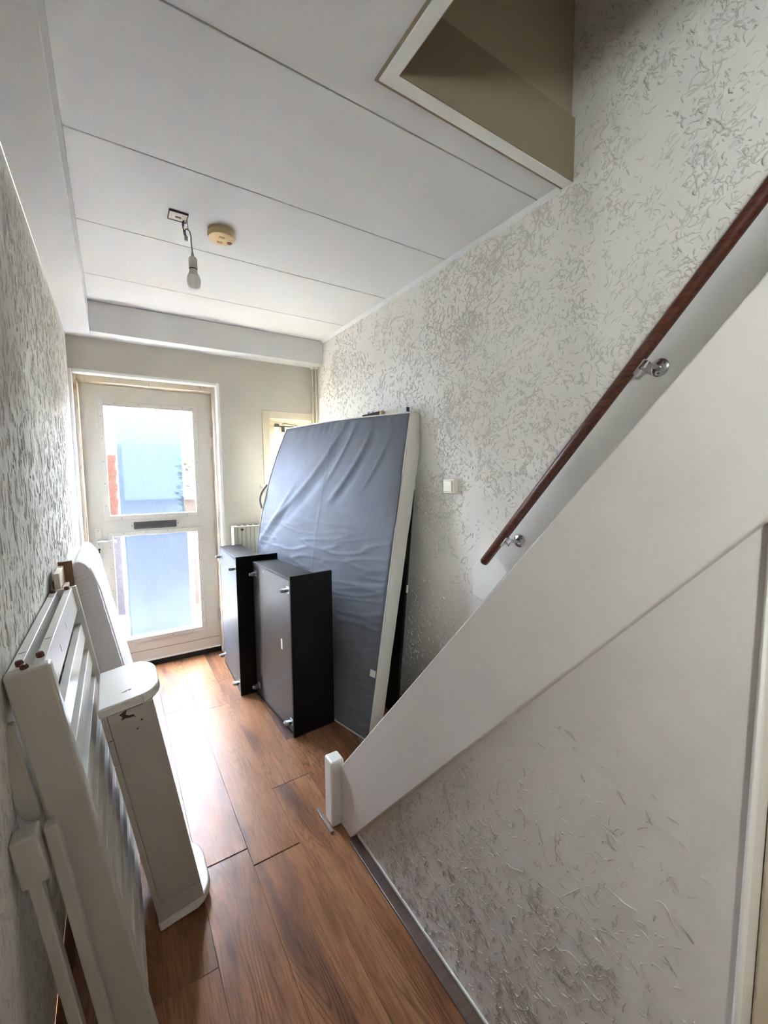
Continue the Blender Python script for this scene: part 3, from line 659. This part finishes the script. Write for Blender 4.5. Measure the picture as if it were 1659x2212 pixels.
def fold(u, v):
    """height of the cloth above the foam, metres"""
    h = 0.0
    def ridge(px, py, ang, w, amp, l0, l1, bend=0):
        du, dv = (u-px)*1.35, (v-py)*1.9
        a = du*math.cos(ang)+dv*math.sin(ang); b = -du*math.sin(ang)+dv*math.cos(ang)+bend*a*a
        if a < l0-.12 or a > l1+.12: return 0
        f_ = min(1, max(0, (a-l0+.12)/.12))*min(1, max(0, (l1+.12-a)/.12))
        return amp*math.exp(-(b/w)**2)*f_
    # long diagonal folds running from the upper far side down to the near side
    h += ridge(.58, .83, math.radians(128), .022, .007, -.50, .22, .25)
    h -= ridge(.55, .79, math.radians(128), .035, .006, -.45, .2, .25)
    h += ridge(.86, .64, math.radians(125), .020, .006, -.75, .18, .18)
    h -= ridge(.83, .61, math.radians(125), .030, .005, -.7, .15, .18)
    h += ridge(.28, .88, math.radians(118), .018, .006, -.32, .14, .3)
    h -= ridge(.25, .86, math.radians(118), .026, .004, -.3, .1, .3)
    h += ridge(.12, .90, math.radians(112), .015, .006, -.24, .1, .3)
    h += ridge(.40, .90, math.radians(115), .016, .006, -.20, .1, .2)
    # gathers under the top seam
    g = math.exp(-((1-v)/.045)**2)
    h += g*.0035*math.sin(u*95+3*math.sin(u*11))
    # creases across, more of them in the lower half
    lo_ = max(0, min(1, (.66-v)/.12))
    q = mn.noise(Vector((u*3.2, v*34+1.2*math.sin(u*3), 3.1)))
    h += lo_*(.0050*max(0, 1-abs(q)*7) + .0030*mn.noise(Vector((u*2.0, v*22, 8))))
    h += .002*mn.noise(Vector((u*6, v*8, 1)))+.0007*mn.noise(Vector((u*30, v*40, 5)))
    # vertical fold line in the middle
    h += .003*math.exp(-((u-.50-.05*(v-.5))/.006)**2)*(1 if .3 < v < .98 else 0)
    return h
NU, NV = 150, 210
m = MB(); TH = .105
for j in range(NV+1):
    for i in range(NU+1):
        u, v = i/NU, j/NV
        p = mcurve(u, v); e_ = min(u, 1-u, (1-v), v*1.5)
        k_ = min(1, e_/.02)
        m.v.append(tuple(p+nrm_g*(fold(u, v)*k_+.006*(1-(1-k_)**2))))
for j in range(NV):
    for i in range(NU):
        a = j*(NU+1)+i; m.f.append((a, a+1, a+NU+2, a+NU+1))
MA.part('grey_underside', m, M['mattress_grey'], smooth='full', label='grey non-woven underside with folds')
# white border and back as one closed shell
bd = MB(); ring = []
NB = 60
for j in range(NB+1): ring.append((0.0, j/NB))
for i in range(1, NB+1): ring.append((i/NB, 1.0))
for j in range(NB-1, -1, -1): ring.append((1.0, j/NB))
for i in range(NB-1, 0, -1): ring.append((i/NB, 0.0))
def back(u, v, t):
    p = mcurve(u, v); th = TH*(1-.25*(1-v))
    q = p - Vector((-.97, -.05, .12)).normalized()*th*t
    q.x = min(q.x, XR-.014)
    q.z = max(q.z, .002)
    return q
rows = [(.0, .003), (.06, .006), (.5, .008), (.94, .004), (1.0, 0)]
cen = mcurve(.5, .5)
for (t, bul) in rows:
    for k, (u, v) in enumerate(ring):
        q = back(u, v, t); o_ = (Vector(mcurve(u, v))-cen); o_.x = 0
        if o_.length: o_.normalize()
        w_ = .004*mn.noise(Vector((u*9, v*14, t*4+2)))
        q2 = q+o_*(bul+w_*(t > .3)); q2.z = max(q2.z, .002); q2.x = min(q2.x, XR-.014)
        bd.v.append(tuple(q2))
nr = len(ring)
for r_ in range(len(rows)-1):
    for k in range(nr): bd.f.append((r_*nr+k, r_*nr+(k+1) % nr, (r_+1)*nr+(k+1) % nr, (r_+1)*nr+k))
bd.f.append(tuple((len(rows)-1)*nr+k for k in range(nr)))
MA.part('side_border', bd, M['mattress_white'], smooth='full', label='soft white side border')
pp = [Vector(mcurve(u, v))+nrm_g*.004 for (u, v) in ring]
MA.part('piping', MB().tube(pp+[pp[0]], .0042, 8, cap=False), M['mattress_white'], smooth='full', label='white piping around the edge')
# handles
def near(v, off=0, u=0.0): return Vector(mcurve(u, v))+nrm_g*off
hm = MB(); pl = []
for (u, v) in ((.0, .805), (.030, .79), (.046, .765), (.050, .70), (.040, .665), (.0, .64)): pl.append(near(v, .016, u))
hm.add([tuple(p) for p in pl]+[tuple(p-nrm_g*.004) for p in pl], [tuple(range(6)), tuple(reversed(range(6, 12)))]+[(i, (i+1) % 6, (i+1) % 6+6, i+6) for i in range(6)])
MA.part('handle', hm, M['handle_fabric'], label='dark grey handle flap on the near edge')
hp_ = []
for t in np.linspace(0, 1, 11):
    v = lerp(.765, .665, t); p = Vector(mcurve(1.0, v)); hp_.append(p+Vector((-.008-.032*math.sin(math.pi*t), .01, 0)))
MA.part('handle', MB().tube(hp_, .007, 8), M['handle_fabric'], smooth=True, label='dark grey loop on the far edge')
# care tag
tg = MB(); q0 = near(.205, .012, .005); du_ = (near(.205, .012, .035)-q0); dv_ = (near(.185, .012, .005)-q0)
tg.add([tuple(q0), tuple(q0+du_), tuple(q0+du_+dv_), tuple(q0+dv_)]+[tuple(q0+nrm_g*-.002), tuple(q0+du_+nrm_g*-.002), tuple(q0+du_+dv_+nrm_g*-.002), tuple(q0+dv_+nrm_g*-.002)],
       [(0, 1, 2, 3), (7, 6, 5, 4), (0, 1, 5, 4), (1, 2, 6, 5), (2, 3, 7, 6), (3, 0, 4, 7)])
MA.part('care_tag', tg, M['sticker'], label='small white care tag')

# ------------------------------------------------------------------ black boards behind the mattress
kb = .085
def leanX(x0, y, k=kb):  # frame leaning back to +X
    a = math.atan(k); return Matrix.Translation((x0, y, 0)) @ Matrix.Rotation(a, 4, 'Y')
hb = root('bed_side_panel', 'black board standing on edge between the mattress and right wall', 'bed panel', mx=leanX(1.395, 2.06, .092))
build('board', B(0, .014, 0, 1.35, .001, 1.49), M['black'], hb, bevel=.002)
build('edge_strip', B(.014, .026, .006, 1.30, .004, 1.475), M['black_brown'], hb, bevel=.002, label='brown-black inner strip')
for zz in (1.41, .775): build('fitting', B(.012, .024, -.003, .006, zz, zz+.045), M['sticker'], hb, bevel=.002, label='small white plastic fitting')
sb = root('bed_rail', 'tall black rail with raw wood end rising above the mattress top', 'bed rail', mx=leanX(1.30, 2.40, .12))
build('board', MB().prism([(0.03, .001), (.40, .001), (.40, 1.895), (.265, 1.895), (.265, 1.935), (.03, 1.935)], .0, .024, 'x'), M['black'], sb, bevel=.002)
build('raw_end', B(-.001, .025, .0, .03, .001, 1.934), M['raw_wood'], sb, label='unfinished pine end')
build('screw_head', MB().lathe([(.006, 1.935), (.006, 1.952)], (.012, .20, 0), 'z', 10), M['steel'], sb)
build('screw_head', MB().lathe([(.008, 1.935), (.008, 1.945)], (.012, .14, 0), 'z', 10), M['steel'], sb)
mb_ = root('metal_bracket', 'thin grey metal bracket lying on the mattress top near its corner', 'bracket', loc=(1.545, 2.15, 1.878)); KA = At(mb_)
KA.part('plate', B(1.535, 1.560, 2.13, 2.24, 1.878, 1.884), M['steel'], bevel=.001)
KA.part('tab', B(1.537, 1.558, 2.130, 2.134, 1.884, 1.908), M['cable_dark'])

# ------------------------------------------------------------------ bed drawers on end
def caster(r, x, y, z, swing):
    """caster screwed to the -x face; plate, fork, wheel"""
    pl_ = build('caster', B(x-.003, x, y-.019, y+.019, z-.019, z+.019), M['steel'], r, bevel=.001, label='small steel swivel caster')
    s_ = swing
    fk = MB(); fk.tube([(x-.003, y, z), (x-.012, y, z)], .010, 14)
    fk.prism([(x-.010, y-.012), (x-.010, y+.012), (x-.036+abs(s_)*0, y+s_*.016+.006), (x-.036, y+s_*.016-.006)], z+.0085, z+.0105, 'z')
    fk.prism([(x-.010, y-.012), (x-.010, y+.012), (x-.036, y+s_*.016+.006), (x-.036, y+s_*.016-.006)], z-.0105, z-.0085, 'z')
    build('fork', fk, M['steel'], pl_)
    cx_, cy_ = x-.030, y+s_*.014
    build('wheel', MB().lathe([(.013, -.0078), (.0185, -.0078), (.0195, -.005), (.0195, .005), (.0185, .0078), (.013, .0078)], (cx_, cy_, z), 'z', 24), M['caster_wheel'], pl_, smooth=True)
    build('hub', MB().lathe([(.013, -.0082), (.013, .0082)], (cx_, cy_, z), 'z', 20), M['caster_core'], pl_)
def drawer(mx, label, H, fw, D, boxw, mark):
    r = root('bed_drawer', label, 'bed drawer', mx=mx, group='black bed drawers on end')
    build('front_panel', B(-.004, fw, 0, .016, 0, H), M['black'], r, bevel=.001, label='wide black front board')
    build('bottom_panel', B(.004, .010, .016, D, .012, H-.016), M['black_bottom'], r, bevel=.0006, label='semi-matt black bottom board')
    build('side_panel', B(.002, boxw, .016, D, H-.030, H-.014), M['black'], r, bevel=.001)
    build('side_panel', B(.002, boxw, .016, D, .006, .022), M['black'], r, bevel=.001)
    build('back_panel', B(.010, boxw, D-.016, D, .022, H-.030), M['black'], r, bevel=.001)
    for (yy, zz, sg) in ((.045, H-.085, .3), (D-.05, H-.085, -.9), (.045, .075, .4), (D-.05, .085, -.4)):
        caster(r, .004, yy, zz, sg)
    if mark:
        build('scratch', B(.0032, .0042, .150, .170, .472, .535), M['sticker'], r, label='small white paper scrap stuck on')
    for (yy, zz) in ((.22, .05), (.42, H-.05), (.02, .25)):
        build('screw', MB().lathe([(.003, -.001), (.003, .001)], (.004, yy, zz), 'x', 8), M['steel'], r)
    return r
drawer(Matrix.Translation((.792, 2.193, .001)) @ Matrix.Rotation(math.radians(4.2), 4, 'Z'), 'nearer black bed drawer standing on end, white paper scrap on it', .938, .259, .606, .17, True)
drawer(Matrix.Translation((.655, 2.832, .001)) @ Matrix.Rotation(math.radians(-1.5), 4, 'Z'), 'farther black bed drawer on end beside the front door', .958, .275, .605, .165, False)

# ------------------------------------------------------------------ left side: slatted panel leaning on the wall
def leanL(x0, y, z=0.0, k=.153):
    return Matrix.Translation((x0, y, z)) @ Matrix.Rotation(-math.atan(k), 4, 'Y')
ML = M['white_lacquer']; ML2 = M['white_lacquer_shaded']
cp = root('slatted_panel', 'white double slatted bed panel leaning on left wall, rusty bolts on top', 'bed panel', mx=leanL(.030, 1.120, .013))
HP, LP = 1.100, .775
build('end_post', B(-.080, 0, 0, .034, 0, HP), ML2, cp, bevel=.006, segs=3, label='broad rounded near post')
build('end_post', B(-.078, 0, LP-.016, LP, 0, HP), ML, cp, bevel=.002, label='thin far post')
zs = [(1.012, 1.098), (.900, .958), (.797, .853), (.694, .750), (.591, .647), (.488, .544), (.385, .441), (.282, .338), (.179, .235), (.076, .132)]
for i, (a, b) in enumerate(zs):
    build('slat', B(-.034, -.013, .034, LP-.016, a, b), ML, cp, bevel=.0015, segs=2)
    if i == 0: build('slat', B(-.078, -.056, .034, LP-.016, a, b), ML, cp, bevel=.0015, segs=2)
for (xx, yy) in ((-.058, .052), (-.024, .070), (-.045, .018), (-.066, LP-.035), (-.026, LP-.035)):
    build('bolt', MB().lathe([(.0075, HP-.002), (.0078, HP+.006), (.006, HP+.010), (.003, HP+.0105)], (xx, yy, 0), 'z', 6), M['rust'], cp, label='rusty bolt head')
for (xx, yy) in ((-.067, .14), (-.024, .20), (-.067, LP-.09), (-.024, LP-.09)):
    build('screw_slot', B(xx-.007, xx+.007, yy-.0015, yy+.0015, HP-.0025, HP-.0015), M['dent'], cp)
for (yy, zz) in ((.25, 1.05), (.42, 1.06)):
    build('nick', B(-.0131, -.0126, yy-.0015, yy+.0015, zz-.012, zz+.008), M['dent'], cp)

# ------------------------------------------------------------------ second bed piece between it and the wall
p2 = root('bed_leg_frame', 'white bed leg with thick head block in lower left corner by the wall', 'bed leg', mx=leanL(-.052, 1.060, .012, .128))
build('leg', B(-.060, -.037, .004, .034, 0, .657), ML2, p2, bevel=.003)
build('head_block', B(-.069, -.022, -.002, .046, .657, .768), ML2, p2, bevel=.006, segs=3, label='thick square head block')
build('rounded_bracket', MB().prism([(-.063, .800), (-.061, .778), (-.054, .762), (-.044, .754), (-.036, .751), (-.027, .754), (-.023, .760), (-.029, .98), (-.055, .98)], .068, .094, 'y'), ML2, p2, bevel=.005, segs=3, label='rounded lower end of upper board')
build('inner_rail', B(-.017, .006, .020, .048, 0, .756), ML2, p2, bevel=.003)

# ------------------------------------------------------------------ white D-plate shelf leaning on the panel
sh_ = root('side_shelf', 'narrow white upright shelf with rounded top and bottom plates, chipped paint', 'shelf', mx=leanL(.052, 1.462, .001, .159))
def dplate(x0, x1, y0, y1, z0, z1):
    poly = [(x0, y0), (x1-.055, y0)]
    for t in np.linspace(0, 1, 9): a = -math.pi/2*(1-t); poly.append((x1-.055+.055*math.cos(a), y0+.085+.085*math.sin(a)))
    for t in np.linspace(0, 1, 7): a = math.pi/2*t; poly.append((x1-.085+.085*math.cos(a), y1-.12+.12*math.sin(a)))
    poly += [(x0, y1)]
    return MB().prism(poly, z0, z1, 'z')
build('top_plate', dplate(-.003, .168, -.004, .285, .785, .815), ML, sh_, bevel=.009, segs=4, label='rounded top plate')
build('bottom_plate', dplate(-.003, .168, -.004, .285, .0, .030), ML, sh_, bevel=.009, segs=4, label='rounded bottom plate')
build('end_board', B(.016, .140, .0, .022, .092, .785), ML2, sh_, bevel=.002)
build('end_board', B(.010, .140, -.001, .021, .030, .090), ML2, sh_, bevel=.002)
build('edge_strip', B(.0, .015, -.001, .030, .030, .62), ML2, sh_, bevel=.002)
build('edge_strip', B(.0, .015, -.001, .030, .6235, .705), ML2, sh_, bevel=.002)
build('edge_strip', B(.0, .015, -.001, .030, .7075, .785), ML2, sh_, bevel=.002)
build('side_board', B(.0, .014, .030, .275, .030, .785), ML2, sh_, bevel=.002)
build('middle_shelf', B(.014, .130, .022, .270, .40, .418), ML2, sh_, bevel=.002)
ch = MB(); ch.prism([(.046, .776), (.058, .781), (.068, .784), (.062, .770), (.070, .764), (.082, .762), (.086, .750), (.080, .756), (.070, .756), (.060, .759), (.048, .757), (.053, .768)], -.0008, .0004, 'y')
build('paint_chip', ch, M['dent'], sh_, label='dark chip in the paint')
ch = MB(); ch.prism([(.060, .062), (.072, .058), (.080, .064), (.083, .058), (.090, .066), (.080, .067), (.072, .063)], .8145, .8155, 'z')
build('paint_chip', ch, M['dent'], sh_)
for (x_, z_) in ((.098, .735), (.082, .712)): build('dent', MB().lathe([(.003, -.0006), (.003, .0003)], (x_, 0, z_), 'y', 10), M['timber_brown'], sh_)

# ------------------------------------------------------------------ small white mattress on edge
kc = .187; Tc = leanL(.117, 2.10, .018, kc)
sm = root('small_mattress', 'small mattress in wrinkled white cover on its side near the door', 'mattress', mx=Tc)
LC, TC, HC = .62, .088, 1.165
NS, NL, NZ = 10, 40, 90
m = MB()
# closed profile in x/z swept along y, rounded top
prof = []
for k in range(41): prof.append((0.0, HC*.90*k/40))
for k in range(1, 16):
    a = math.pi/2*k/16; prof.append((-TC*.55+TC*.55*math.cos(a), HC*.90+HC*.10*math.sin(a)))
for k in range(0, 16):
    a = math.pi/2*k/15; prof.append((-TC*.55-TC*.45*math.sin(a), HC*.90+HC*.10*math.cos(a)))
for k in range(39, -1, -1): prof.append((-TC, HC*.90*k/40))
npf = len(prof); ysl = []
cxm = -TC/2
for i in range(NL+1):
    t = i/NL; y = LC*t; e = min(t, 1-t)*LC; k_ = 1-.10*max(0, 1-e/.02)**2
    for (x_, z_) in prof:
        w_ = 0.003*mn.noise(Vector((x_*40, y*6, z_*26)))*(1 if z_ > .8 else .5)+.0022*math.sin(z_*150+y*14)*math.exp(-((z_-1.06)/.06)**2)*math.exp(-(y/.25)**2)
        m.v.append((cxm+(x_-cxm)*k_*(1+.03*math.sin(z_*5))+w_, y, z_*(1-.004*(1-k_)*10)))
for i in range(NL):
    for j in range(npf-1): a = i*npf+j; m.f.append((a, a+1, a+npf+1, a+npf))
    a = i*npf; m.f.append((a+npf-1, a, a+npf, a+2*npf-1))
m.f.append(tuple(range(npf))); m.f.append(tuple(reversed(range(NL*npf, (NL+1)*npf))))
build('fabric_cover', m, M['cover'], sm, smooth=True)
build('seam', MB().tube([(.0005, .006, .03), (.001, .004, .6), (.0005, .004, HC*.88), (-.012, .004, HC*.965)], .0022, 6), M['cover'], sm, smooth=True)
wr_ = MB()
for k in range(5):
    z_ = 1.03+k*.018; wr_.tube([(-.082, -.0008, z_), (-.06, -.003, z_-.004), (-.035, -.0025, z_-.001), (-.018, .0012, z_+.006)], [.0006, .0026, .0022, .0005], 6)
o_w = build('wrinkles', wr_, M['cover'], sm, smooth='full'); o_w['kind'] = 'stuff'

# ------------------------------------------------------------------ raw timber frame against the wall
tf = root('timber_frame', 'pale timber strips with a brown end board behind the white panel', 'timber', loc=(-.19, 2.1, 0)); TA = At(tf)
Tt = leanL(-.132, 1.90, .0, .035)
def bt(*a): return B(*a, T=Tt)
TA.part('strip', bt(-.030, -.012, .0, .162, .0, 1.150), M['timber_pale'], bevel=.002)
TA.part('strip', bt(-.010, .006, .0, .10, .0, 1.095), M['timber_pale'], bevel=.002)
TA.part('end_board', bt(-.030, .016, .163, .178, .0, 1.165), M['timber_brown'], bevel=.001, label='brown end board')
TA.part('back_board', bt(-.036, -.031, .0, .162, .0, 1.12), M['timber_brown'])

# ------------------------------------------------------------------ holes in the left wall
for (yy) in (1.707, 2.294):
    tag(build('wall_hole', MB().lathe([(.004, .0), (.004, .0012)], (XL, yy, 1.498), 'x', 10), M['dent']), ['drill hole in left wall, nearer to the camera', 'drill hole in left wall, nearer to the door'][0 if yy < 2 else 1], 'hole', 'drill holes in left wall')

# ------------------------------------------------------------------ outside the door
gd = struct(build('ground_outside', B(-8, 10, 4.45, 30, -.12, -.02), M['asphalt']))
struct(build('doorstep_outside', B(-1.6, 3, 3.82, 4.44, -.12, -.015), M['paving'], bevel=.004))
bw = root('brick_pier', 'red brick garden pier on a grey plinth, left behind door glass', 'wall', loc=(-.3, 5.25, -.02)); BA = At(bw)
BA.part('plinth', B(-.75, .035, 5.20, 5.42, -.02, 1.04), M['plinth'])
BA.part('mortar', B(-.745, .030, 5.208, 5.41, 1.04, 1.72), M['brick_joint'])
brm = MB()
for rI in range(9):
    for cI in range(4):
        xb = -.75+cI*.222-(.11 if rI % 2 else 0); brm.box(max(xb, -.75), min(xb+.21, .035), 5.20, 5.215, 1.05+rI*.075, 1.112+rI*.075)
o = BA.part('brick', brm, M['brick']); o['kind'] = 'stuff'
lw = tag(build('screen_wall', B(.06, .62, 4.50, 4.62, -.03, 1.06), M['navy'], bevel=.01), 'low dark grey screen wall added straight outside the front door', 'wall')  # added to keep the bright street out of the lower pane
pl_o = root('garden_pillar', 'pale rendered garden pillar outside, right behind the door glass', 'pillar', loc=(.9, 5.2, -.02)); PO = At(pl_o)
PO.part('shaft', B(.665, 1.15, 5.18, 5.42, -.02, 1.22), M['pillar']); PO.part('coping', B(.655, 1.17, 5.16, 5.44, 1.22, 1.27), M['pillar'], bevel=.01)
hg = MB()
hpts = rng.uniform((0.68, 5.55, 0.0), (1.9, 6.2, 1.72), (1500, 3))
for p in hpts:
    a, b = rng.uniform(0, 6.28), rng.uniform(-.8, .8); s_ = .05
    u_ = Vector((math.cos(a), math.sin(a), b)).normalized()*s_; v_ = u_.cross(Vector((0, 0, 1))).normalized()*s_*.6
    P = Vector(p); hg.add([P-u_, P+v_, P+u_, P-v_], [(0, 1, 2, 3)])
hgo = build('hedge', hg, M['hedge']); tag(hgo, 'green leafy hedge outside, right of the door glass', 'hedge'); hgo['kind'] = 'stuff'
fc = root('house_opposite', 'darkened rendered house across the street, blurred by door glass', 'building', loc=(0, 12, 0)); FA = At(fc)  # facade and windows painted near-black so daylight behind the glass stays below white
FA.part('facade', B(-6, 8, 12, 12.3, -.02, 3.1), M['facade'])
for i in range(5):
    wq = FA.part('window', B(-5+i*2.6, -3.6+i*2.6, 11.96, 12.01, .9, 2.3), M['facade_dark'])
